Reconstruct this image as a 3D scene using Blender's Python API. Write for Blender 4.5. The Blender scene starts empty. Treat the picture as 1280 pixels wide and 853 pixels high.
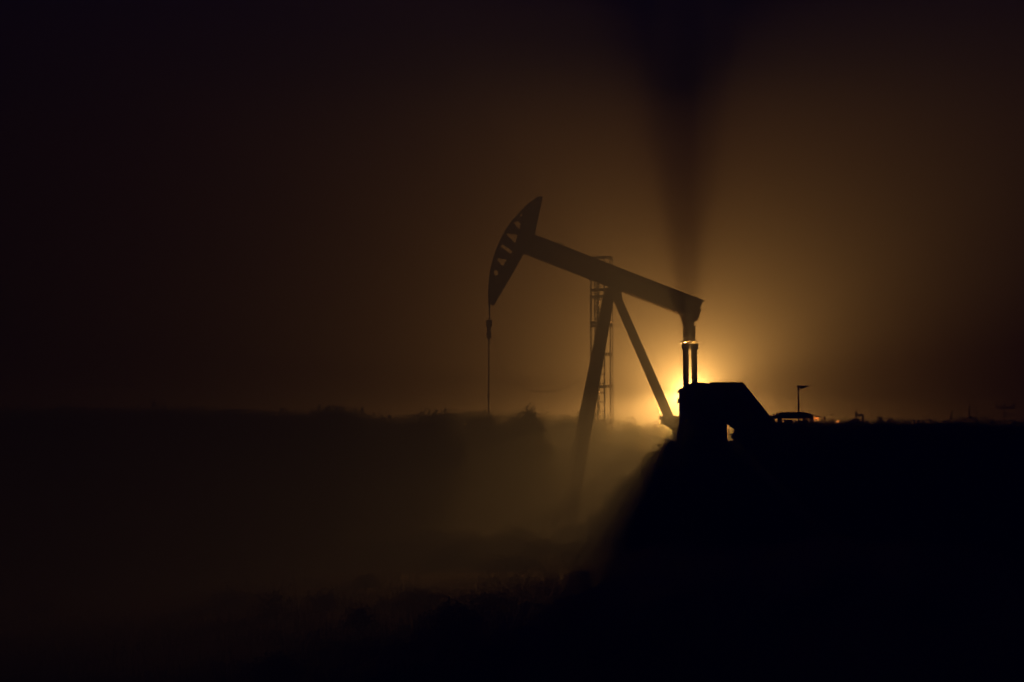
import bpy, bmesh, math, random
from mathutils import Vector, Matrix, noise

R = math.radians
C = bpy.context.scene.collection
sc = bpy.context.scene
rng = random.Random(11)

# ------------------------------------------------------------------ camera
W, H, F = 1280.0, 853.0, 1778.0            # photo size and focal length in pixels
HORIZON = 521.0
CAM = Vector((0, 0, 3.9))
PITCH = math.atan((HORIZON - H / 2) / F)

cd = bpy.data.cameras.new('camera')
cd.sensor_width = 36.0
cd.lens = 36.0 * F / W
cd.clip_end = 4000
cam = bpy.data.objects.new('camera', cd)
C.objects.link(cam)
cam.location = CAM
cam.rotation_euler = (math.pi / 2 + PITCH, 0, 0)
sc.camera = cam


def ray(px, py):
    cx, cy = (px - W / 2) / F, (H / 2 - py) / F
    return Vector((cx, math.cos(PITCH) - cy * math.sin(PITCH), math.sin(PITCH) + cy * math.cos(PITCH)))


def at(px, py, Y):
    """world point at distance Y along the pixel's line of sight"""
    d = ray(px, py)
    return CAM + d * (Y / d.y)


def gx(px, Y):
    return at(px, HORIZON, Y).x


# ------------------------------------------------------------------ materials
def mat(name, col, rough=0.7, metal=0.0, scale=6.0, var=0.35, col2=None, bump=0.0, spec=0.4):
    m = bpy.data.materials.new(name)
    m.use_nodes = True
    nt = m.node_tree
    b = nt.nodes['Principled BSDF']
    tc = nt.nodes.new('ShaderNodeTexCoord')
    nz = nt.nodes.new('ShaderNodeTexNoise')
    nz.inputs['Scale'].default_value = scale
    nz.inputs['Detail'].default_value = 6
    nz.inputs['Roughness'].default_value = 0.65
    nt.links.new(tc.outputs['Object'], nz.inputs['Vector'])
    rp = nt.nodes.new('ShaderNodeValToRGB')
    c2 = col2 or tuple(c * (1 - var) for c in col)
    rp.color_ramp.elements[0].position = 0.35
    rp.color_ramp.elements[0].color = (*c2, 1)
    rp.color_ramp.elements[1].position = 0.65
    rp.color_ramp.elements[1].color = (*col, 1)
    nt.links.new(nz.outputs['Fac'], rp.inputs['Fac'])
    nt.links.new(rp.outputs['Color'], b.inputs['Base Color'])
    b.inputs['Roughness'].default_value = rough
    b.inputs['Metallic'].default_value = metal
    b.inputs['Specular IOR Level'].default_value = spec
    if bump:
        bp = nt.nodes.new('ShaderNodeBump')
        bp.inputs['Strength'].default_value = bump
        nt.links.new(nz.outputs['Fac'], bp.inputs['Height'])
        nt.links.new(bp.outputs['Normal'], b.inputs['Normal'])
    return m


def emit_mat(name, col, strength):
    m = bpy.data.materials.new(name)
    m.use_nodes = True
    nt = m.node_tree
    nt.nodes.clear()
    e = nt.nodes.new('ShaderNodeEmission')
    e.inputs['Color'].default_value = (*col, 1)
    e.inputs['Strength'].default_value = strength
    o = nt.nodes.new('ShaderNodeOutputMaterial')
    nt.links.new(e.outputs[0], o.inputs['Surface'])
    return m


def leaf_mat(name, col, col2):
    m = mat(name, col, rough=0.85, scale=3.0, col2=col2, spec=0.15)
    nt = m.node_tree
    b = nt.nodes['Principled BSDF']
    out = nt.nodes['Material Output']
    tr = nt.nodes.new('ShaderNodeBsdfTranslucent')
    tr.inputs['Color'].default_value = (*[c * 0.6 for c in col], 1)
    mx = nt.nodes.new('ShaderNodeMixShader')
    mx.inputs['Fac'].default_value = 0.25
    nt.links.new(b.outputs[0], mx.inputs[1])
    nt.links.new(tr.outputs[0], mx.inputs[2])
    nt.links.new(mx.outputs[0], out.inputs['Surface'])
    return m


M = dict(
    steel=mat('weathered_painted_steel', (0.075, 0.06, 0.045), rough=0.75, scale=4, col2=(0.045, 0.03, 0.02), spec=0.2),
    dark=mat('dark_oily_steel', (0.03, 0.027, 0.025), rough=0.7, scale=5, spec=0.2),
    guard=mat('dark_sheet_metal', (0.04, 0.038, 0.036), rough=0.75, scale=2, spec=0.15),
    bare=mat('polished_bare_steel', (0.8, 0.78, 0.74), rough=0.17, metal=1.0, scale=12, var=0.1),
    rod=mat('polished_rod_steel', (0.7, 0.68, 0.64), rough=0.3, metal=1.0, scale=8, var=0.15),
    wire=mat('greased_wire_rope', (0.05, 0.045, 0.04), rough=0.7, scale=30),
    plate=mat('faded_pale_paint', (0.34, 0.32, 0.27), rough=0.8, scale=5, col2=(0.07, 0.06, 0.045)),
    galv=mat('galvanised_steel', (0.16, 0.155, 0.15), rough=0.7, scale=9, spec=0.2),
    wood=mat('weathered_pole_wood', (0.1, 0.075, 0.05), rough=0.9, scale=8),
    cloth=mat('windsock_cloth', (0.3, 0.12, 0.05), rough=0.9, scale=5),
    concrete=mat('stained_concrete', (0.22, 0.2, 0.17), rough=0.95, scale=3, bump=0.2),
    bark=mat('shrub_bark', (0.06, 0.045, 0.03), rough=0.95, scale=14),
    leaf=leaf_mat('dusty_shrub_leaf', (0.065, 0.07, 0.032), (0.035, 0.04, 0.018)),
    grass=leaf_mat('dry_dusty_grass', (0.12, 0.1, 0.05), (0.06, 0.055, 0.028)),
    soil=mat('dusty_soil', (0.11, 0.085, 0.055), rough=1.0, scale=0.35, col2=(0.06, 0.048, 0.03), bump=0.4, spec=0.05),
    bulb=emit_mat('lamp_bulb_glow', (1.0, 0.78, 0.45), 900.0),
    amber=emit_mat('amber_marker_glow', (1.0, 0.75, 0.2), 34.0),
)


# ------------------------------------------------------------------ mesh builder
class MB:
    def __init__(self):
        self.bm = bmesh.new()

    def hexa(self, p):            # 8 points: bottom 4 (ccw), top 4
        v = [self.bm.verts.new(q) for q in p]
        for f in ((0, 3, 2, 1), (4, 5, 6, 7), (0, 1, 5, 4), (1, 2, 6, 5), (2, 3, 7, 6), (3, 0, 4, 7)):
            self.bm.faces.new([v[i] for i in f])
        return self

    def box(self, x0, x1, y0, y1, z0, z1):
        return self.hexa([(x0, y0, z0), (x1, y0, z0), (x1, y1, z0), (x0, y1, z0),
                          (x0, y0, z1), (x1, y0, z1), (x1, y1, z1), (x0, y1, z1)])

    def bar(self, a, b, w, d, w2=None, d2=None, ref=(0, 1, 0)):
        """rectangular bar a->b, d along ref, w across it; may taper"""
        a, b = Vector(a), Vector(b)
        t = (b - a).normalized()
        r = Vector(ref)
        r = (r - t * r.dot(t)).normalized()
        s = t.cross(r)
        w2 = w if w2 is None else w2
        d2 = d if d2 is None else d2
        q = []
        for c, ww, dd in ((a, w, d), (b, w2, d2)):
            for i, j in ((-1, -1), (1, -1), (1, 1), (-1, 1)):
                q.append(c + s * (i * ww / 2) + r * (j * dd / 2))
        return self.hexa(q)

    def tube(self, pts, rad, seg=8, cap=True):
        pts = [Vector(p) for p in pts]
        n = len(pts)
        rads = rad if isinstance(rad, (list, tuple)) else [rad] * n
        rings, prev = [], None
        for i, p in enumerate(pts):
            t = (pts[min(i + 1, n - 1)] - pts[max(i - 1, 0)]).normalized()
            if prev is None:
                u = t.orthogonal().normalized()
            else:
                u = (prev - t * prev.dot(t)).normalized()
            prev = u
            v = t.cross(u)
            rings.append([self.bm.verts.new(p + (u * math.cos(2 * math.pi * k / seg) + v * math.sin(2 * math.pi * k / seg)) * rads[i])
                          for k in range(seg)])
        for a, b in zip(rings, rings[1:]):
            for k in range(seg):
                self.bm.faces.new((a[k], a[(k + 1) % seg], b[(k + 1) % seg], b[k]))
        if cap:
            self.bm.faces.new(rings[0][::-1])
            self.bm.faces.new(rings[-1])
        return self

    def prism(self, outline, y0, y1):
        """outline [(x,z)] extruded from y0 to y1"""
        a = [self.bm.verts.new((x, y0, z)) for x, z in outline]
        b = [self.bm.verts.new((x, y1, z)) for x, z in outline]
        n = len(a)
        self.bm.faces.new(a)
        self.bm.faces.new(b[::-1])
        for i in range(n):
            self.bm.faces.new((a[i], b[i], b[(i + 1) % n], a[(i + 1) % n]))
        return self

    def ring(self, c, rad, tube, axis='y', n=16, seg=6, squash=1.0, a0=0.0, a1=2 * math.pi):
        pts = []
        closed = abs(a1 - a0 - 2 * math.pi) < 1e-6
        for i in range(n + 1):
            a = a0 + (a1 - a0) * i / n
            u, v = math.cos(a) * rad, math.sin(a) * rad * squash
            pts.append(Vector(c) + (Vector((u, 0, v)) if axis == 'y' else Vector((u, v, 0))))
        return self.tube(pts, tube, seg)

    def lathe(self, c, prof, seg=16):
        """prof [(r,z)] about the vertical through c"""
        rings = []
        for r, z in prof:
            rings.append([self.bm.verts.new((c[0] + r * math.cos(2 * math.pi * k / seg), c[1] + r * math.sin(2 * math.pi * k / seg), c[2] + z))
                          for k in range(seg)])
        for a, b in zip(rings, rings[1:]):
            for k in range(seg):
                self.bm.faces.new((a[k], a[(k + 1) % seg], b[(k + 1) % seg], b[k]))
        self.bm.faces.new(rings[0][::-1])
        self.bm.faces.new(rings[-1])
        return self

    def build(self, name, material, parent=None, bevel=0.0, smooth=False):
        bmesh.ops.recalc_face_normals(self.bm, faces=self.bm.faces)
        me = bpy.data.meshes.new(name)
        self.bm.to_mesh(me)
        self.bm.free()
        for m in (material if isinstance(material, list) else [material]):
            me.materials.append(m)
        if smooth:
            for p in me.polygons:
                p.use_smooth = True
        o = bpy.data.objects.new(name, me)
        C.objects.link(o)
        if parent is not None:
            o.parent = parent
        if bevel:
            bv = o.modifiers.new('edge_bevel', 'BEVEL')
            bv.width = bevel
            bv.segments = 2
            bv.limit_method = 'ANGLE'
        return o


def tag(o, label, cat, group=None):
    o['label'] = label
    o['category'] = cat
    if group:
        o['group'] = group
    return o


def thing(name, label, cat, loc=(0, 0, 0), rz=0.0, group=None):
    o = bpy.data.objects.new(name, None)
    o.empty_display_size = 0.3
    C.objects.link(o)
    o.location = loc
    o.rotation_euler = (0, 0, rz)
    return tag(o, label, cat, group)


def flat_cut(outline, holes, y, half, name, material, parent):
    """a plate with real openings: outline and holes as [(x,z)], centred on y, 2*half thick"""
    cu = bpy.data.curves.new(name, 'CURVE')
    cu.dimensions = '2D'
    cu.fill_mode = 'BOTH'
    cu.extrude = half
    for poly in [outline] + holes:
        s = cu.splines.new('POLY')
        s.points.add(len(poly) - 1)
        for p, (x, z) in zip(s.points, poly):
            p.co = (x, z, 0, 1)
        s.use_cyclic_u = True
    tmp = bpy.data.objects.new(name + '_outline', cu)
    C.objects.link(tmp)
    dg = bpy.context.evaluated_depsgraph_get()
    me = bpy.data.meshes.new_from_object(tmp.evaluated_get(dg))
    bpy.data.objects.remove(tmp)
    me.transform(Matrix(((1, 0, 0, 0), (0, 0, -1, y), (0, 1, 0, 0), (0, 0, 0, 1))))
    me.name = name
    me.materials.clear()
    me.materials.append(material)
    o = bpy.data.objects.new(name, me)
    C.objects.link(o)
    o.parent = parent
    return o


# ------------------------------------------------------------------ ground
def ground_z(x, y):
    d = math.hypot(x, y)
    a = 0.10 * noise.noise(Vector((x * 0.09, y * 0.09, 0.3))) + 0.05 * noise.noise(Vector((x * 0.35, y * 0.35, 4.1)))
    bank = 1.7 * min(1.0, max(0.0, 1 - y / 17.0))      # low bank under the photographer
    return bank + a * min(1.0, max(0.0, (d - 2.0) / 6.0))


def axis(lo, hi, near_lo, near_hi, step, coarse):
    v, out = lo, []
    while v < near_lo:
        out.append(v); v += coarse
    v = near_lo
    while v < near_hi:
        out.append(v); v += step
    v = near_hi
    while v < hi:
        out.append(v); v += coarse
    out.append(hi)
    return out


bm = bmesh.new()
xs = axis(-400, 400, -40, 40, 1.0, 20)
ys = axis(-100, 700, -4, 90, 1.0, 20)
grid = [[bm.verts.new((x, y, ground_z(x, y))) for x in xs] for y in ys]
for j in range(len(ys) - 1):
    for i in range(len(xs) - 1):
        bm.faces.new((grid[j][i], grid[j][i + 1], grid[j + 1][i + 1], grid[j + 1][i]))
me = bpy.data.meshes.new('ground')
bm.to_mesh(me); bm.free()
for p in me.polygons:
    p.use_smooth = True
me.materials.append(M['soil'])
ground = bpy.data.objects.new('ground', me)
C.objects.link(ground)
ground['kind'] = 'structure'

# ------------------------------------------------------------------ pumpjack
PSI = R(15)
PY = 47.0
px0 = gx(765, PY)
pump = thing('pumpjack', 'dark oil pumpjack with tilted walking beam and raised cut-out horsehead, backlit through fog', 'pumpjack',
             (px0, PY, 0), PSI)
EX = Vector((math.cos(PSI), math.sin(PSI), 0))
EY = Vector((-math.sin(PSI), math.cos(PSI), 0))
ORG = Vector((px0, PY, 0))


def P(px, py, ly=0.0):
    """local (x, ly, z) on the pumpjack's vertical plane ly for a pixel of the photo"""
    d = ray(px, py)
    o = ORG + EY * ly
    t = (o - CAM).dot(EY) / d.dot(EY)
    w = CAM + d * t
    return Vector(((w - ORG).dot(EX), ly, w.z))


def P2(px, py, ly=0.0):
    p = P(px, py, ly)
    return (p.x, p.z)


# walking beam: a deep I-beam, web and two flanges
bt0, bt1 = P(664, 292.8), P(878.5, 376.5)
bb0, bb1 = P(652, 315.6), P(853, 393.8)
ax = (bt1 - bt0).normalized()
mb = MB()
fl = 0.035
up = Vector((-ax.z, 0, ax.x))
mb.hexa([bt0 + Vector((0, -.15, 0)), bt1 + Vector((0, -.15, 0)), bt1 + Vector((0, .15, 0)), bt0 + Vector((0, .15, 0)),
         bt0 + Vector((0, -.15, 0)) - up * fl, bt1 + Vector((0, -.15, 0)) - up * fl, bt1 + Vector((0, .15, 0)) - up * fl, bt0 + Vector((0, .15, 0)) - up * fl])
be = P(871, 400)
mb.hexa([bb0 + Vector((0, -.15, 0)), bb1 + Vector((0, -.15, 0)), bb1 + Vector((0, .15, 0)), bb0 + Vector((0, .15, 0)),
         bb0 + Vector((0, -.15, 0)) + up * fl, bb1 + Vector((0, -.15, 0)) + up * fl, bb1 + Vector((0, .15, 0)) + up * fl, bb0 + Vector((0, .15, 0)) + up * fl])
tail = [P2(664.5, 293.6), P2(878, 377.2), P2(870, 398), P2(853.3, 393.0), P2(652.5, 315.0)]
mb.prism(tail, -.025, .025)
# web stiffeners
for f in (0.12, 0.42, 0.52, 0.80, 0.93):
    a = bt0.lerp(bt1, f) - up * fl
    dpt = ((bt0.lerp(bt1, f) - bb0).dot(up)) - 2 * fl
    mb.bar(a, a - up * dpt, 0.025, 0.3)
beam = mb.build('walking_beam', M['steel'], pump)

for px, py in ((700.5, 307), (870.5, 374.6)):
    c = P(px, py)
    mb = MB()
    mb.ring(c + Vector((0, 0, -0.01)), 0.085, 0.016, 'y', 14, 6)
    mb.build('lifting_eye', M['dark'], beam)

# faded painted panel on the web (its lettering is not readable in the photo)
n0, n1 = P(692, 310.2, -.028), P(728, 324.2, -.028)
mb = MB()
d1 = -up * 0.36
mb.hexa([n0 + Vector((0, 0, 0)), n1, n1 + Vector((0, .003, 0)), n0 + Vector((0, .003, 0)),
         n0 + d1, n1 + d1, n1 + d1 + Vector((0, .003, 0)), n0 + d1 + Vector((0, .003, 0))])
mb.build('painted_panel', M['plate'], beam)

# horsehead
arc = [(671.5, 246.6), (663, 252.5), (653.6, 261.2), (643, 273.6), (633.6, 287.6), (627, 299.8), (621, 313.6), (616.8, 327), (613.8, 341.5), (612.2, 355), (611.6, 366), (612.2, 378)]
outline = [P2(*q) for q in ([(677.6, 248)] + arc + [(616.8, 382.4), (635.5, 350.5), (654.3, 317.5), (667.6, 294.6)])]
cx2 = lambda q: (590 + q[0] / 5.02, 230 + q[1] / 5.02)
holes = [
    [(296, 200), (320, 180), (311, 211)],
    [(256, 246), (288, 231), (309, 246), (298, 292)],
    [(210, 318), (228, 310), (288, 320), (272, 378)],
    [(177, 397), (192, 377), (256, 420), (245, 446)],
    [(147, 466), (219, 474), (192, 524)],
    [(150 + 17 * math.cos(k * math.pi / 6), 558 + 18 * math.sin(k * math.pi / 6)) for k in range(12)],
]
holes = [[P2(*cx2(q)) for q in h] for h in holes]
head = flat_cut(outline, holes, 0.0, 0.07, 'horsehead', M['steel'], pump)
# curved front track that carries the wireline
mb = MB()
ap = [P(*q) for q in arc]
inner = []
for i, p in enumerate(ap):
    t = (ap[min(i + 1, len(ap) - 1)] - ap[max(i - 1, 0)]).normalized()
    inner.append(p + Vector((-t.z, 0, t.x)) * 0.05)
for i in range(len(ap) - 1):
    a, b, c, d = ap[i], ap[i + 1], inner[i + 1], inner[i]
    yv = Vector((0, .12, 0))
    mb.hexa([a - yv, b - yv, c - yv, d - yv, a + yv, b + yv, c + yv, d + yv])
mb.build('wireline_track', M['dark'], head)
mb = MB()
for s in (-.07, .07):                       # bridle: two ropes over the track down to the carrier bar
    rope = [Vector((p.x - .012, s, p.z)) for p in ap[3:]] + [P(612.0, 402, s)]
    mb.tube(rope, 0.018, 6)
bridle = mb.build('wireline_bridle', M['wire'], head)
mb = MB()
k = P(674.5, 247.2)
mb.box(k.x - .09, k.x + .07, -.10, .10, k.z - .05, k.z + .03)
mb.build('head_latch', M['dark'], head)

# carrier bar, clamp and polished rod down to the well
c = P(611.2, 405)
mb = MB()
mb.box(c.x - .07, c.x + .07, -.16, .16, c.z - .10, c.z + .12)
mb.box(c.x - .045, c.x + .045, -.09, .09, c.z - .2, c.z - .1)
cb = mb.build('carrier_bar', M['dark'], pump, bevel=.01)
mb = MB()
q = P(611.2, 417)
mb.lathe((q.x, 0, q.z), [(.055, -.17), (.085, -.13), (.085, .0), (.06, .05), (.06, .14)], 12)
mb.build('rod_clamp', M['dark'], cb, smooth=False)
mb = MB()
rtop, rbot = P(611.2, 412), P(610.2, 510)
mb.tube([rtop, (rbot.x, 0, 1.2)], 0.022, 8)
rod = mb.build('polished_rod', M['wire'], pump)
mb = MB()
g0, g1 = P(610.6, 490.5), P(610.5, 498.5)
mb.tube([g0, g1], 0.038, 10)
mb.build('glint_sleeve', M['rod'], rod)  # short bright length added as the glint on the rod
# wellhead stub under the rod
mb = MB()
mb.lathe((rbot.x, 0, 0), [(.22, -.1), (.22, .35), (.3, .36), (.3, .46), (.13, .47), (.13, .9), (.19, .91), (.19, 1.0), (.09, 1.02), (.07, 1.35)], 14)
mb.tube([(rbot.x, 0, .7), (rbot.x + .5, 0, .7), (rbot.x + .7, 0, .5), (rbot.x + .7, 0, -.1)], .06, 10)
mb.build('wellhead_stub', M['dark'], pump)

# slack cable from the carrier bar over to the post leg
cab = [(612, 420), (617, 425), (622, 441), (628, 456.5), (638, 471.6), (650, 481.5), (661, 487.5), (676, 490.2), (692, 489.5), (708, 484.5), (720, 477.5), (730, 469.5), (742, 459)]
mb = MB()
mb.tube([P(a, b, -.2) for a, b in cab], 0.006, 5)
mb.build('slack_cable', M['wire'], pump)

# samson post: two front legs splayed sideways and one rear leg
apex_y = 372
saddle = P(766.5, 366)
mb = MB()
mb.prism([P2(756.5, 376), P2(776, 376), P2(774.5, 367), P2(771.5, 362), P2(760.5, 360)], -.22, .22)
mb.box(saddle.x - .22, saddle.x + .22, -.26, .26, saddle.z - .02, saddle.z + .16)
mb.build('saddle_bearing', M['steel'], pump, bevel=.015)
for s in (-1, 1):
    mb = MB()
    a, b = P(760.6, 372), P(704.7, 668)
    a.y, b.y = s * .12, s * .34
    b.z = -0.05
    mb.bar(a, b, .27, .16, .34, .22)
    leg = mb.build('leg', M['steel'], pump)
    mb = MB()
    mb.box(b.x - .4, b.x + .4, b.y - .3 * (s < 0), b.y + .3 * (s > 0), -.1, .12)
    mb.build('foot_plate', M['dark'], leg)
mb = MB()
a, b = P(771.0, 372), P(837.2, 524)
mb.bar(a, b, .235, .2, .26, .24)
rleg = mb.build('leg', M['steel'], pump)
for k, (pa, pb) in enumerate((((748.5, 440), None), ((733, 522), None))):
    p = P(*pa)
    t = (P(760.6, 372).z - p.z) / (P(760.6, 372).z)
    hy = .12 + .22 * t
    mb = MB()
    mb.bar((p.x, -hy, p.z), (p.x, hy, p.z), .12, .12, ref=(1, 0, 0))
    mb.build('cross_brace', M['steel'], pump)

# rear pedestal the back leg stands on
mb = MB()
mb.prism([P2(830, 529), P2(833, 523), P2(850, 522.5), P2(883, 524), (P(883, 588).x, -.1), (P(846, 588).x, -.1), P2(846, 540), P2(838, 533)], -.4, .36)
f = P(837, 523)
mb.box(f.x - .24, f.x + .28, -.34, .34, f.z - .06, f.z + .08)
pedestal = mb.build('pedestal', M['guard'], pump, bevel=.02)

# tail bearing and equalizer hung under the beam's end
mb = MB()
mb.prism([P2(851.7, 393.2), P2(874.5, 386), P2(870.3, 401), P2(865.6, 402.5), P2(864.5, 409), P2(856, 409), P2(855, 402.5)], -.16, .16)
mb.build('tail_bearing', M['steel'], pump)
ARM = .07
e0 = P(860.7, 408.2)
e1 = P(860.7, 426.5)
ex = e0.x
SK = .35  # rear end stretched and skewed to cast the shadow shaft above the lamp
mb = MB()
q = []
for z in (e1.z, e0.z):
    for dx, y in ((-.18, -.40), (.18, -.40), (.18, 1.30), (-.18, 1.30)):
        q.append((ex + .04 + dx + SK * y, y, z))
mb.hexa(q)
eq = mb.build('equalizer', M['steel'], pump, bevel=.01)
# bearing caps polished and tilted to give the lamp's glint, under the equalizer's near end
for pa, pb, sag in ((851.6, 860.2, .012), (862.2, 870.0, 0)):
    x0, x1 = P(pa, 428, -.3).x, P(pb, 428, -.3).x
    zl, zt = e1.z - .012 - sag, e1.z - .078 - sag
    mb = MB()
    mb.hexa([(x0, -.28, zt), (x1, -.28, zt), (x1, -.12, zt), (x0, -.12, zt),
             (x0, -.42, zl), (x1, -.42, zl), (x1, -.12, zl), (x0, -.12, zl)])
    mb.build('bearing_cap', M['bare'], eq)

for s in (-1, 1):
    ly = s * ARM - .52
    # one pitman arm
    pxs = 857.0 if s < 0 else 867.6
    a, b = P(pxs, 432, ly), P(pxs + .8, 497, ly)
    mb = MB()
    mb.bar(a, b, .18, .10)
    h = P(pxs, 429.5, ly)
    mb.box(h.x - .12, h.x + .12, ly - .08, ly + .08, h.z - .2, h.z + .0)
    mb.build('pitman_arm', M['dark'], pump, bevel=.012)

# near-side crank with its counterweight (rounded block), far one alike
for s in (-1, 1):
    ly = -1.1 if s < 0 else .3
    mb = MB()
    a, b = P(868.5, 497, ly), P(912, 512, ly)
    mb.bar(a, b, .34, .2 if s < 0 else .06)
    cr = mb.build('crank', M['dark'], pump, bevel=.02)
    ly0, ly1 = (ly - .16, ly + .1) if s < 0 else (ly - .04, ly + .06)
    if s < 0:
        ol = [(850, 486.5), (853.5, 485), (857, 482.4), (861.5, 480.4), (867, 478.7), (873, 478.2), (880, 479), (889, 481), (889, 512), (884, 545), (850, 545)]
    else:
        ol = [(876, 486), (884, 483), (892, 484), (900, 490), (904, 500), (900, 510), (890, 515), (880, 514), (876, 506)]
    mb = MB()
    mb.prism([P2(*q, ly) for q in ol], ly0, ly1)
    cw = mb.build('counterweight', M['dark'], cr, bevel=.015)
    if s < 0:
        for ol in ([(853, 485), (851, 486), (848, 488.3), (846.6, 492.2), (848.2, 491.2), (849.6, 491.8), (853, 494)],
                   [(853, 497.8), (850, 499.2), (846.8, 498), (847.6, 500.8), (846.4, 504.8), (848.6, 503.2), (853, 505)]):
            mb = MB()
            mb.prism([P2(*q, ly) for q in ol], ly - .06, ly + .04)
            mb.build('clamp_hook', M['dark'], cw)

# gear reducer between the cranks
mb = MB()
g = [P(876, 484), P(904, 501)]
mb.box(g[0].x, g[1].x, -.25, .25, g[1].z, g[0].z)
gr = mb.build('gear_reducer', M['dark'], pump, bevel=.05)
mb = MB()
s0 = P(905, 505)
mb.tube([(P(898, 498).x, -1.0, P(898, 498).z), (P(898, 498).x, .3, P(898, 498).z)], .11, 14)
mb.build('crank_shaft', M['bare'], gr)

GUARD = -1.2
# front guard panel below the crank
mb = MB()
mb.prism([P2(848, 534, GUARD), P2(880, 532, GUARD), P2(908.5, 519, GUARD), (P(908.5, 600, GUARD).x, -.1), (P(846, 600, GUARD).x, -.1)], GUARD - .03, GUARD + .03)
for px in (850, 878, 906):
    p = P(px, 540, GUARD)
    mb.box(p.x - .04, p.x + .04, GUARD - .09, GUARD - .03, -.1, p.z)
mb.build('crank_guard', M['guard'], pump)

# sloping belt guard at the back of the unit
mb = MB()
bl = [(888.5, 477.8), (926.5, 478.0), (965.5, 526.5), (976, 541), (976, 552), (938, 550.5), (907, 527.5), (886.5, 534)]
mb.prism([P2(*q, GUARD) for q in bl], GUARD - .15, GUARD + .15)
bg = mb.build('belt_guard', M['guard'], pump, bevel=.01)
mb = MB()
for k in range(7):                                # folded seams on the sheet
    x = P(893 + k * 5.2, 480, GUARD)
    mb.box(x.x - .012, x.x + .012, GUARD - .162, GUARD - .15, P(893, 515, GUARD).z, x.z - .03)
mb.build('sheet_seams', M['dark'], bg)
# low dark panel added to block the glow, leaving a slot under the sloping guard
mb = MB()
mb.prism([(P(907.5, 554, GUARD).x, P(0, 555, GUARD).z), (P(1003, 557, GUARD).x, P(0, 556, GUARD).z), (P(1010, 570, GUARD).x, -.1), (P(907.5, 570, GUARD).x, -.1)], GUARD - .02, GUARD + .02)
mb.build('glow_block_panel', M['guard'], pump)
# engine skid and motor behind the guard
mb = MB()
q0, q1 = P(938, 556, 0), P(990, 590, 0)
mb.box(q0.x, q1.x, -.5, .38, -.05, q0.z)
mb.build('engine_skid', M['guard'], pump, bevel=.02)
mb = MB()
q0, q1 = P(952, 532, 0), P(968, 554, 0)
mb.tube([(q0.x, 0, (q0.z + q1.z) / 2), (q1.x + .3, 0, (q0.z + q1.z) / 2)], .32, 18)
mb.box(q0.x + .1, q1.x + .1, -.25, .25, q1.z - .1, (q0.z + q1.z) / 2)
mb.build('motor', M['dark'], pump)
mb = MB()
q0, q1 = P(700, 590), P(1000, 590)
for s in (-.8, .8):
    mb.box(q0.x, q1.x, s - .12, s + .12, -.1, .16)
mb.build('base_skid', M['concrete'], pump)

# ------------------------------------------------------------------ lamp behind the pumpjack
LY = 0.75
lw = ORG + EX * P(862.6, 491.0, LY).x + EY * LY
LZ = P(862.6, 491.0, LY).z
lamp = thing('work_lamp', 'glaring warm work lamp on a stand, half hidden behind the pumpjack machinery', 'work lamp', (lw.x, lw.y, 0), 0)
mb = MB()
mb.tube([(0, .1, .02), (0, .1, LZ - .22)], .03, 8)
for k in range(3):
    a = 2 * math.pi * k / 3 + .5
    mb.tube([(0, .1, .75), (.6 * math.cos(a), .1 + .6 * math.sin(a), 0)], .018, 6)
mb.build('stand', M['galv'], lamp)
mb = MB()
mb.lathe((0, 0, LZ), [(.03, -.26), (.05, -.25), (.05, -.1), (.03, -.09)], 12)
mb.tube([(0, .1, LZ - .24), (0, 0, LZ - .24)], .03, 8)
mb.build('lamp_socket', M['galv'], lamp)
mb = MB()
mb.lathe((0, 0, LZ), [(.02, -.09)] + [(.07 * math.cos(a), .02 + .07 * math.sin(a)) for a in [R(-70 + 20 * k) for k in range(8)]] + [(.01, .092)], 16)
mb.build('bulb', M['bulb'], lamp, smooth=True)

ld = bpy.data.lights.new('work_lamp_light', 'POINT')
ld.energy = LAMP_W = 168000.0
ld.color = (0.83, 1.0, 0.40)
ld.shadow_soft_size = 0.12
# emission weighted by direction to shape the glow, no reflector: most light to the far side, with a strong spill
# down to the ground and a weaker one upwards
SPILL, DOWN = 0.38, 0.74
ld.use_nodes = True
lt = ld.node_tree
em = [n for n in lt.nodes if n.type == 'EMISSION'][0]
tcn = lt.nodes.new('ShaderNodeTexCoord')
sep = lt.nodes.new('ShaderNodeSeparateXYZ')
lt.links.new(tcn.outputs['Normal'], sep.inputs[0])


def lmath(op, a, b):
    n = lt.nodes.new('ShaderNodeMath')
    n.operation = op
    for k, v in enumerate((a, b)):
        if isinstance(v, (int, float)):
            n.inputs[k].default_value = v
        else:
            lt.links.new(v, n.inputs[k])
    return n.outputs[0]


fwd = lmath('POWER', lmath('MAXIMUM', lmath('MULTIPLY', sep.outputs['Y'], 1.0), 0.0), 0.5)
dn = lmath('MINIMUM', lmath('MAXIMUM', lmath('MULTIPLY', sep.outputs['Z'], -4.0), 0.0), 1.0)
lt.links.new(lmath('ADD', lmath('ADD', lmath('MULTIPLY', fwd, 1 - SPILL), SPILL), lmath('MULTIPLY', dn, DOWN)), em.inputs['Strength'])
lo = bpy.data.objects.new('work_lamp_light', ld)
C.objects.link(lo)
lo.parent = lamp
lo.location = (0, 0, LZ + .02)

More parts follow.
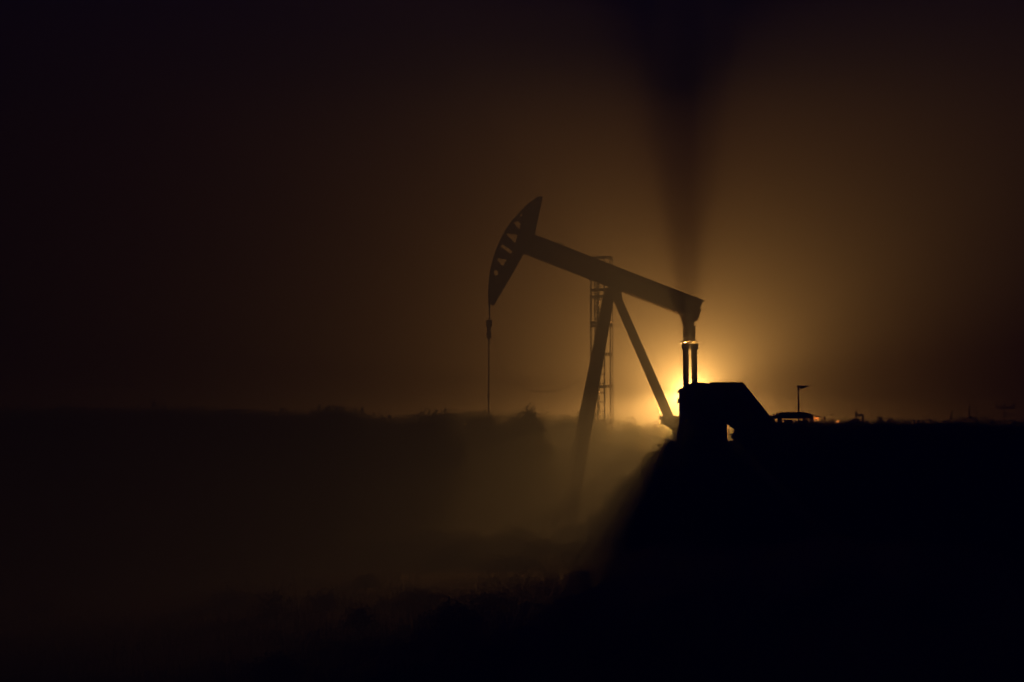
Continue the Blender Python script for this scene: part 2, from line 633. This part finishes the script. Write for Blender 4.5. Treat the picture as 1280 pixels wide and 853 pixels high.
# ------------------------------------------------------------------ caged ladder behind
TY = 48.2
tb = at(752, HORIZON, TY)
lad = thing('caged_ladder', 'tall thin caged steel ladder standing in the fog behind the pumpjack legs', 'ladder', (tb.x, TY, 0), R(14))
zt = at(752, 322, TY).z
k = TY / F
mb = None
for x in (743.8, 756.0):
    mb = MB()
    dx = (x - 752) * k
    mb.box(dx - .017, dx + .017, -.03, .03, 0, zt - .15)
    mb.build('rail', M['galv'], lad)
z = .3
while z < zt - .3:
    mb = MB()
    mb.tube([((743.8 - 752) * k, 0, z), ((756.0 - 752) * k, 0, z)], .02, 6)
    mb.build('rung', M['galv'], lad)
    z += .315
for py in (323, 363, 371.5, 403.5, 407.5, 443.5, 483.5):
    zc = at(752, py, TY).z
    mb = MB()
    r = 14.3 * k
    a0, a1 = R(-205), R(25)
    pts = []
    for i in range(19):
        a = a0 + (a1 - a0) * i / 18
        pts.append(Vector((.02 + r * math.cos(a), .05 + r * .85 * math.sin(a), zc + .02 * math.cos(a))))
    for p, q2 in zip(pts, pts[1:]):
        mb.bar(p, q2, .012, .10, ref=(0, 0, 1))
    mb.build('cage_hoop', M['galv'], lad)
for i in range(7):
    a = R(-205) + R(230) * i / 6
    r = 14.3 * k
    mb = MB()
    x, y = .02 + r * math.cos(a), .05 + r * .85 * math.sin(a)
    mb.box(x - .014, x + .014, y - .008, y + .008, .6, zt - .04)
    mb.build('cage_bar', M['galv'], lad)
mb = MB()                                        # the pipe mast the ladder is bolted to
mb.tube([(.05, .5, 0), (.05, .5, zt - .35)], .045, 10)
for zz in (1.2, 3.4, 5.6):
    for x in (743.8, 756.0):
        mb.bar(((x - 752) * k, 0, zz), (.05, .5, zz), .03, .03, ref=(0, 0, 1))
mb.build('mast', M['galv'], lad)

# ------------------------------------------------------------------ small things along the skyline
def post_thing():
    Y = 49.5
    b = at(823.7, HORIZON, Y)
    t = thing('marker_post', 'thin marker post with small box left of the pumpjack machinery', 'post', (b.x, Y, 0))
    zt = at(823, 507, Y).z
    mb = MB(); mb.tube([(0, 0, 0), (0, 0, zt)], .022, 6); mb.build('pole', M['galv'], t)
    z0, z1 = at(823, 517, Y).z, at(823, 512, Y).z
    mb = MB(); mb.box(-.05, .05, -.05, .05, z0, z1); mb.build('meter_box', M['galv'], t, bevel=.01)
post_thing()

# canopy shelter
SY = 48.2
b = at(988, HORIZON, SY)
sh = thing('canopy_shelter', 'low dark canopy with rounded roof on posts, right of the pumpjack', 'shelter', (b.x, SY, 0))
kk = SY / F
sx = lambda px: (px - 988) * kk
szz = lambda py: at(988, py, SY).z
prof = [(964.2, 522.3), (966, 520.3), (970, 518.0), (976, 515.9), (984, 515.2), (997, 515.1), (1003, 516.2), (1008, 517.7), (1011.5, 519.6), (1012.5, 522.6), (1008, 523.3), (970, 523.5)]
mb = MB()
mb.prism([(sx(x), szz(y)) for x, y in prof], -.8, .8)
mb.build('roof', M['guard'], sh, bevel=.02)
for x in (970, 1010.7):
    for y in (-.7, .7):
        mb = MB()
        mb.box(sx(x) - .06, sx(x) + .06, y - .06, y + .06, -.05, szz(523))
        mb.build('post', M['dark'], sh)
mb = MB(); mb.box(sx(982), sx(988), -.3, .3, -.05, szz(525)); mb.build('cabinet', M['dark'], sh, bevel=.02)

# windsock on a pole
b = at(998.3, HORIZON, 47.6)
ws = thing('windsock', 'limp windsock on a slim pole rising behind the canopy shelter', 'windsock', (b.x, 47.6, 0))
z1 = at(998.3, 482.5, 47.6).z
mb = MB(); mb.tube([(0, 0, -.05), (0, 0, z1 - .35)], .03, 8); mb.tube([(0, 0, z1 - .35), (0, 0, z1 + .03)], .02, 8)
mb.build('pole', M['galv'], ws)
mb = MB()
mb.ring((.02, 0, z1 - .06), .07, .012, 'y', 12, 5)
mb.tube([(-.06, 0, z1 - .03), (.35, 0, z1)], .009, 6)
mb.build('swivel_frame', M['galv'], ws)
mb = MB()
mb.tube([(.03, 0, z1 - .035), (.1, 0, z1 - .05), (.18, .01, z1 - .045), (.26, .02, z1 - .025), (.33, .02, z1 - .01)], [.03, .05, .045, .035, .02], 10)
mb.build('sock', M['cloth'], ws, smooth=True)

# two small amber lamps near the ground
for px, py, w, lab in ((1019.8, 524.2, 1.0, 'wider amber lamp glowing just right of the canopy shelter'),
                       (1047.2, 526.9, .55, 'tiny amber lamp dot glowing near the pipe manifold')):
    Y = 47.0
    b = at(px, py, Y)
    t = thing('amber_lamp', lab, 'lamp', (b.x, Y, 0), group='small amber lamps on the skyline')
    mb = MB(); mb.tube([(0, .03, -.05), (0, .03, b.z)], .02, 6); mb.build('pole', M['dark'], t)
    mb = MB(); mb.box(-.09 * w, .09 * w, -.02, .03, b.z - .07 * w, b.z + .07 * w); mb.build('lens', M['amber'], t, bevel=.01)
    mb = MB(); mb.box(-.11 * w, .11 * w, -.04, .06, b.z + .07 * w + .003, b.z + .1 * w + .003); mb.build('hood', M['dark'], t)

# pipe manifold with inverted-U pipe
MY = 48.0
b = at(1069, HORIZON, MY)
mf = thing('pipe_manifold', 'dark pipe manifold with an inverted U pipe, on the skyline at right', 'pipework', (b.x, MY, 0))
kk = MY / F
mx_ = lambda px: (px - 1069) * kk
mz = lambda py: at(1069, py, MY).z
mb = MB()
mb.prism([(mx_(x), mz(y)) for x, y in ((1061.5, 529), (1063, 525), (1065.5, 523.2), (1072, 523.2), (1073.5, 529))] + [(mx_(1073.5), -.05), (mx_(1061.5), -.05)], -.3, .3)
mb.build('body', M['dark'], mf, bevel=.03)
mb = MB()
mb.tube([(mx_(1069.3), -.1, mz(524)), (mx_(1069.3), -.1, mz(519.8)), (mx_(1070), -.1, mz(519.2)), (mx_(1077), -.1, mz(519.2)), (mx_(1077.7), -.1, mz(519.8)), (mx_(1077.7), -.1, -.05)], .035, 8)
mb.build('pipe', M['dark'], mf)
mb = MB(); mb.tube([(mx_(1069.3), -.1, mz(519.5)), (mx_(1069.3), -.1, mz(514.5))], .02, 6); mb.tube([(mx_(1067.8), -.1, mz(516.5)), (mx_(1070.8), -.1, mz(516.5))], .018, 6)
mb.build('valve_stem', M['dark'], mf)

# far power poles on the right
for px, py, Y, arm, lab in ((1189.5, 514, 50, 0, 'short bare pole, leftmost of the far poles at right'),
                            (1211.4, 507.5, 49.5, 0, 'tall bare far pole standing between two shorter poles'),
                            (1220, 509, 53, 0, 'thin faint pole just right of the tallest bare pole'),
                            (1255.5, 503.5, 51, 1, 'far power pole with a crossarm near the right edge')):
    b = at(px, py, Y)
    t = thing('power_pole', lab, 'pole', (b.x, Y, 0), group='poles on the far right skyline')
    mb = MB(); mb.tube([(0, 0, -.1), (0, 0, b.z)], [.07, .045], 8); mb.build('shaft', M['wood'], t)
    if arm:
        mb = MB(); mb.box(-.36, .36, -.08, -.02, b.z - .22, b.z - .12); mb.build('crossarm', M['wood'], t)
        for x in (-.3, 0, .3):
            mb = MB(); mb.lathe((x, -.05, b.z - .12), [(.02, 0), (.04, .03), (.03, .1), (.015, .12)], 8); mb.build('insulator', M['galv'], t)


# ------------------------------------------------------------------ scrub
def shrub_mesh(seed, n_leaf, flat=1.0, twigs=5, dense=1):
    """unit shrub: about 2 m wide and 1.7-2 m tall; several uneven leaf clumps on branching stems"""
    r = random.Random(seed)
    mb = MB()
    tips = []
    for k in range(twigs):
        a = 2 * math.pi * (k + r.random() * .7) / twigs
        lean = r.uniform(.25, .75)
        h = r.uniform(.8, 1.3) * flat
        p0 = Vector((r.uniform(-.08, .08), r.uniform(-.08, .08), -.1))
        p1 = p0 + Vector((math.cos(a) * lean * .35, math.sin(a) * lean * .35, h * .45))
        p2 = p0 + Vector((math.cos(a + .3) * lean, math.sin(a + .3) * lean, h))
        mb.tube([p0, p1, p2], [.035, .024, .008], 5)
        tips.append(p2)
        for j in range(3):
            q = p1.lerp(p2, r.uniform(.1, .8))
            e = q + Vector((r.uniform(-.45, .45), r.uniform(-.45, .45), r.uniform(.05, .4) * flat))
            mb.tube([q, e], [.012, .004], 4)
            tips.append(e)
    nf = len(mb.bm.faces)
    clumps = [(t, r.uniform(.18, .4)) for t in tips]
    for k in range(18 * dense):                           # rounded upper crown
        a, d = r.uniform(0, 6.28), r.uniform(0, .75)
        clumps.append((Vector((d * math.cos(a), d * math.sin(a), (1.42 - .55 * d * d) * flat * r.uniform(.72, 1.0))), r.uniform(.2, .38)))
    for k in range(16 * dense):                           # skirt of foliage down to the ground
        a, d = r.uniform(0, 6.28), r.uniform(.2, .85)
        clumps.append((Vector((d * math.cos(a), d * math.sin(a), r.uniform(.1, .9) * flat)), r.uniform(.22, .42)))
    for k in range(n_leaf):
        c, s = r.choice(clumps)
        d = Vector((r.gauss(0, 1), r.gauss(0, 1), r.gauss(0, .8)))
        d = d.normalized() * s * (r.random() ** .45)
        p = c + d
        if p.z < .05:
            p.z = .05 + r.random() * .2
        L = r.uniform(.05, .11)
        wv = L * r.uniform(.3, .55)
        u = Vector((r.gauss(0, 1), r.gauss(0, 1), r.gauss(0, 1) + .4)).normalized()
        v = u.cross(Vector((r.gauss(0, 1), r.gauss(0, 1), r.gauss(0, 1)))).normalized()
        mb.bm.faces.new([mb.bm.verts.new(q) for q in (p - u * L * .5, p + v * wv, p + u * L * .6, p - v * wv)])
    # a few bare sprigs poking out of the outline
    for k in range(3):
        c, s = r.choice(clumps)
        e = c + Vector((r.uniform(-.25, .25), r.uniform(-.25, .25), r.uniform(.15, .4)))
        mb.tube([c, e], [.008, .003], 3)
    me = bpy.data.meshes.new('shrub')
    mb.bm.faces.ensure_lookup_table()
    for i, f in enumerate(mb.bm.faces):
        if len(f.verts) == 4 and i >= nf and i < nf + n_leaf:
            f.material_index = 1
    mb.bm.to_mesh(me)
    mb.bm.free()
    me.materials.append(M['bark'])
    me.materials.append(M['leaf'])
    return me


KINDS = [shrub_mesh(100 + i, 8000, f * 2.3, t, 3) for i, (f, t) in enumerate(((1.0, 6), (1.1, 5), (.85, 6), (.95, 7), (1.15, 4), (.8, 8)))]
LOW = [shrub_mesh(200 + i, 900, f, t) for i, (f, t) in enumerate(((.6, 6), (.7, 5), (.55, 7)))]
protos = [bpy.data.objects.new('shrub', m) for m in KINDS]
lows = [bpy.data.objects.new('low_shrub', m) for m in LOW]


def plant(src, x, y, h, w, label, group, cat='shrub'):
    o = src.copy()
    C.objects.link(o)
    zs = ZMAX.get(src.data.name)
    if zs is None:
        zz = sorted(v.co.z for v in src.data.vertices)
        zs = .5 * (zz[int(.992 * len(zz))] + zz[-1])
    ZMAX[src.data.name] = zs
    o.location = (x, y, ground_z(x, y) - .02)
    o.rotation_euler = (0, 0, rng.uniform(0, 6.28))
    o.scale = (w / 2, w / 2, h / zs)
    return tag(o, label, cat, group)


ZMAX = {}
# skyline height (photo row of the bush tops) across the frame
SKY = [(-40, 511), (100, 508), (240, 509), (300, 510), (380, 514), (415, 508), (440, 511), (480, 516), (540, 513), (600, 510), (640, 511),
       (690, 515), (740, 515), (790, 522), (820, 525), (850, 526), (960, 528), (1040, 528), (1110, 528), (1160, 530), (1180, 526), (1225, 521), (1270, 525), (1320, 524)]


def sky_y(px):
    for (a, ya), (b, yb) in zip(SKY, SKY[1:]):
        if a <= px <= b:
            return ya + (yb - ya) * (px - a) / (b - a)
    return 525


GL = 'tall brush along the skyline left of the pumpjack'
GR = 'brush along the skyline right of the pumpjack'
GF = 'low brush scattered over the dark field'
LL = 'dark leafy brush in the skyline thicket left of the pumpjack'
LR = 'dark leafy brush in the low skyline thicket right of the pumpjack'
LF = 'small dark low bush in the open field before the skyline'
px = -30.0
i = 0
while px < 1310:
    for row, (Y, dy) in enumerate(((47, 0), (50, -.5), (53, 0))):
        yy = Y + rng.uniform(-1, 1)
        pxx = px + rng.uniform(-9, 9) + row * 9
        top = sky_y(pxx) + rng.uniform(-.5, 5.5) + (2.5 if row == 0 else 0)
        if 885 < pxx < 950:
            top = 560 + rng.uniform(0, 8)             # low in front of the belt guard
        if pxx < 640:
            yy -= min(9.0, (640 - pxx) * .03)
        if 690 < pxx < 850:
            yy = (48.7, 50.0, 51.5)[row] + rng.uniform(-.2, .2)
        elif pxx >= 850:
            yy += (.9, .3, .5)[row] if 945 < pxx < 1180 else -3.0
            if pxx < 940 and row == 0:
                yy = 43.5
        h = max(.7, at(pxx, top, yy).z)
        left = pxx < 850
        plant(protos[i % 6], gx(pxx, yy), yy, h, rng.uniform(1.6, 2.4), LL if left else LR, GL if left else GR)
        i += 1
    px += 27
# individually recognisable bushes of the skyline
for (px, top, Y, w, lab) in ((663, 504.5, 46.5, 1.15, 'round topped bush, tallest hump left of the pumpjack leg'),
                             (767, 513.5, 53, .8, 'small square topped bush just right of the ladder foot'),
                             (784, 517.5, 53, .9, 'bush where the skyline slopes down towards the pumpjack'),
                             (424, 505.5, 46, 1.3, 'ragged bush with upright sprigs, highest on the left skyline'),
                             (1099, 522.5, 48, .8, 'small pointed bush right of the pipe manifold'),
                             (1040, 522.5, 48.5, .35, 'narrow upright bush between the two amber lamps')):
    o = plant(protos[(i := i + 1) % 6], gx(px, Y), Y, at(px, top, Y).z, w, lab, None)
# tight low brush in front of the canopy and the pipework
for k in range(38):
    px = 952 + (k % 19) * 14 + rng.uniform(-4, 4)
    yy = 47.0 + .6 * (k // 19) + rng.uniform(-.3, .3)
    plant(protos[k % 6], gx(px, yy), yy, at(px, 526.2 + rng.uniform(0, 2.4), yy).z, 1.7, LR, GR)
# bush lit through the gap under the belt guard
plant(protos[1], gx(921, 47.2), 47.2, at(921, 527, 47.2).z, 1.05, 'small leafy bush seen against the glow in the gap below the belt guard', None)
for px, top, yy in ((905, 524, 52), (935, 522, 52.6), (962, 526, 53.2)):
    plant(protos[2], gx(px, yy), yy, at(px, top, yy).z, 2.0, LR, GR)
# scrub added to darken the machinery's shadow wedge, stepping down along its edge
for k in range(16):
    px = 838 - k * 9.5
    yy = 44.6 - .12 * k + rng.uniform(-.3, .3)
    plant(protos[k % 6], gx(px, yy), yy, at(px, 548 + (838 - px) * 1.12 + rng.uniform(-5, 5), yy).z - ground_z(gx(px, yy), yy), rng.uniform(1.3, 1.8), LF, GF, 'bush')
for k in range(46):
    px = rng.uniform(280, 770)
    yy = rng.uniform(37.0, 45.8)
    g0 = ground_z(gx(px, yy), yy)
    plant(protos[k % 6], gx(px, yy), yy, rng.uniform(.3, .7), rng.uniform(1.2, 2.0), LF, GF, 'bush')
# mid field
n = 0
while n < 70:
    Y = 9 + 43 * rng.random() ** .8
    px = rng.uniform(-30, 1310)
    x = gx(px, Y)
    if abs(x - px0 - 1) < 5.2 and 42 < Y < 54:
        continue
    hmax = .35 + .55 * (Y / 52)
    plant(lows[n % 3], x, Y, rng.uniform(.3, 1) * hmax, rng.uniform(.7, 1.5), LF, GF, 'bush')
    n += 1

# grass: uncountable, one object
bm = bmesh.new()
r = random.Random(5)
for k in range(26000):
    Y = 5 + 50 * r.random() ** .75
    x = gx(r.uniform(-60, 1340), Y)
    if noise.noise(Vector((x * .3, Y * .3, 9))) < -.15 and r.random() < .8:
        continue
    z = ground_z(x, Y) - .02
    for j in range(4):
        a = r.uniform(0, 6.28)
        h = r.uniform(.08, .32)
        w = r.uniform(.006, .014)
        ox, oy = r.uniform(-.1, .1), r.uniform(-.1, .1)
        ca, sa = math.cos(a), math.sin(a)
        l = r.uniform(.02, .16)
        vs = [bm.verts.new((x + ox - sa * w, Y + oy + ca * w, z)), bm.verts.new((x + ox + sa * w, Y + oy - ca * w, z)),
              bm.verts.new((x + ox + ca * l, Y + oy + sa * l, z + h))]
        bm.faces.new(vs)
me = bpy.data.meshes.new('grass')
bm.to_mesh(me); bm.free()
me.materials.append(M['grass'])
g = bpy.data.objects.new('grass', me)
C.objects.link(g)
g['kind'] = 'stuff'

# ------------------------------------------------------------------ haze
HZ_DENS, HZ_G = 0.12, -0.15
mb = MB()
mb.box(-420, 420, -120, 720, -1.4, 16.2)
hz = mb.build('haze', bpy.data.materials.new('fog_air'))
hz['kind'] = 'stuff'
m = hz.data.materials[0]
m.use_nodes = True
nt = m.node_tree
nt.nodes.clear()
pv = nt.nodes.new('ShaderNodeVolumePrincipled')
pv.inputs['Color'].default_value = (0.72, 0.90, 1.0, 1)
pv.inputs['Absorption Color'].default_value = (1, 1, 1, 1)
pv.inputs['Density'].default_value = HZ_DENS
pv.inputs['Anisotropy'].default_value = HZ_G
out = nt.nodes.new('ShaderNodeOutputMaterial')
nt.links.new(pv.outputs[0], out.inputs['Volume'])
m.cycles.homogeneous_volume = True if hasattr(m.cycles, 'homogeneous_volume') else None
try:
    m.volume_sampling = 'EQUIANGULAR'
except Exception:
    try:
        m.cycles.volume_sampling = 'EQUIANGULAR'
    except Exception:
        pass

# ------------------------------------------------------------------ night sky
w = bpy.data.worlds.new('World')
sc.world = w
w.use_nodes = True
nt = w.node_tree
bg = nt.nodes['Background']
sky = nt.nodes.new('ShaderNodeTexSky')
sky.sky_type = 'NISHITA'
sky.sun_disc = False
sky.sun_elevation = R(8.0)
sky.sun_rotation = R(215)
sky.air_density = 1.0
sky.dust_density = 0.3
sky.ozone_density = 4.0
tint = nt.nodes.new('ShaderNodeMix')
tint.data_type = 'RGBA'
tint.blend_type = 'MULTIPLY'
tint.inputs['Factor'].default_value = 1.0
tint.inputs[7].default_value = (0.004, 0.012, 0.24, 1)      # night blue
nt.links.new(sky.outputs[0], tint.inputs[6])
nt.links.new(tint.outputs[2], bg.inputs['Color'])
bg.inputs['Strength'].default_value = 0.15

# ------------------------------------------------------------------ render settings
sc.render.engine = 'CYCLES'
sc.view_settings.view_transform = 'Standard'
sc.view_settings.look = 'None'
sc.view_settings.exposure = 0.0
sc.view_settings.gamma = 1.0
sc.cycles.volume_bounces = 0
sc.cycles.max_bounces = 4
sc.cycles.use_denoising = True
sc.cycles.sample_clamp_indirect = 4
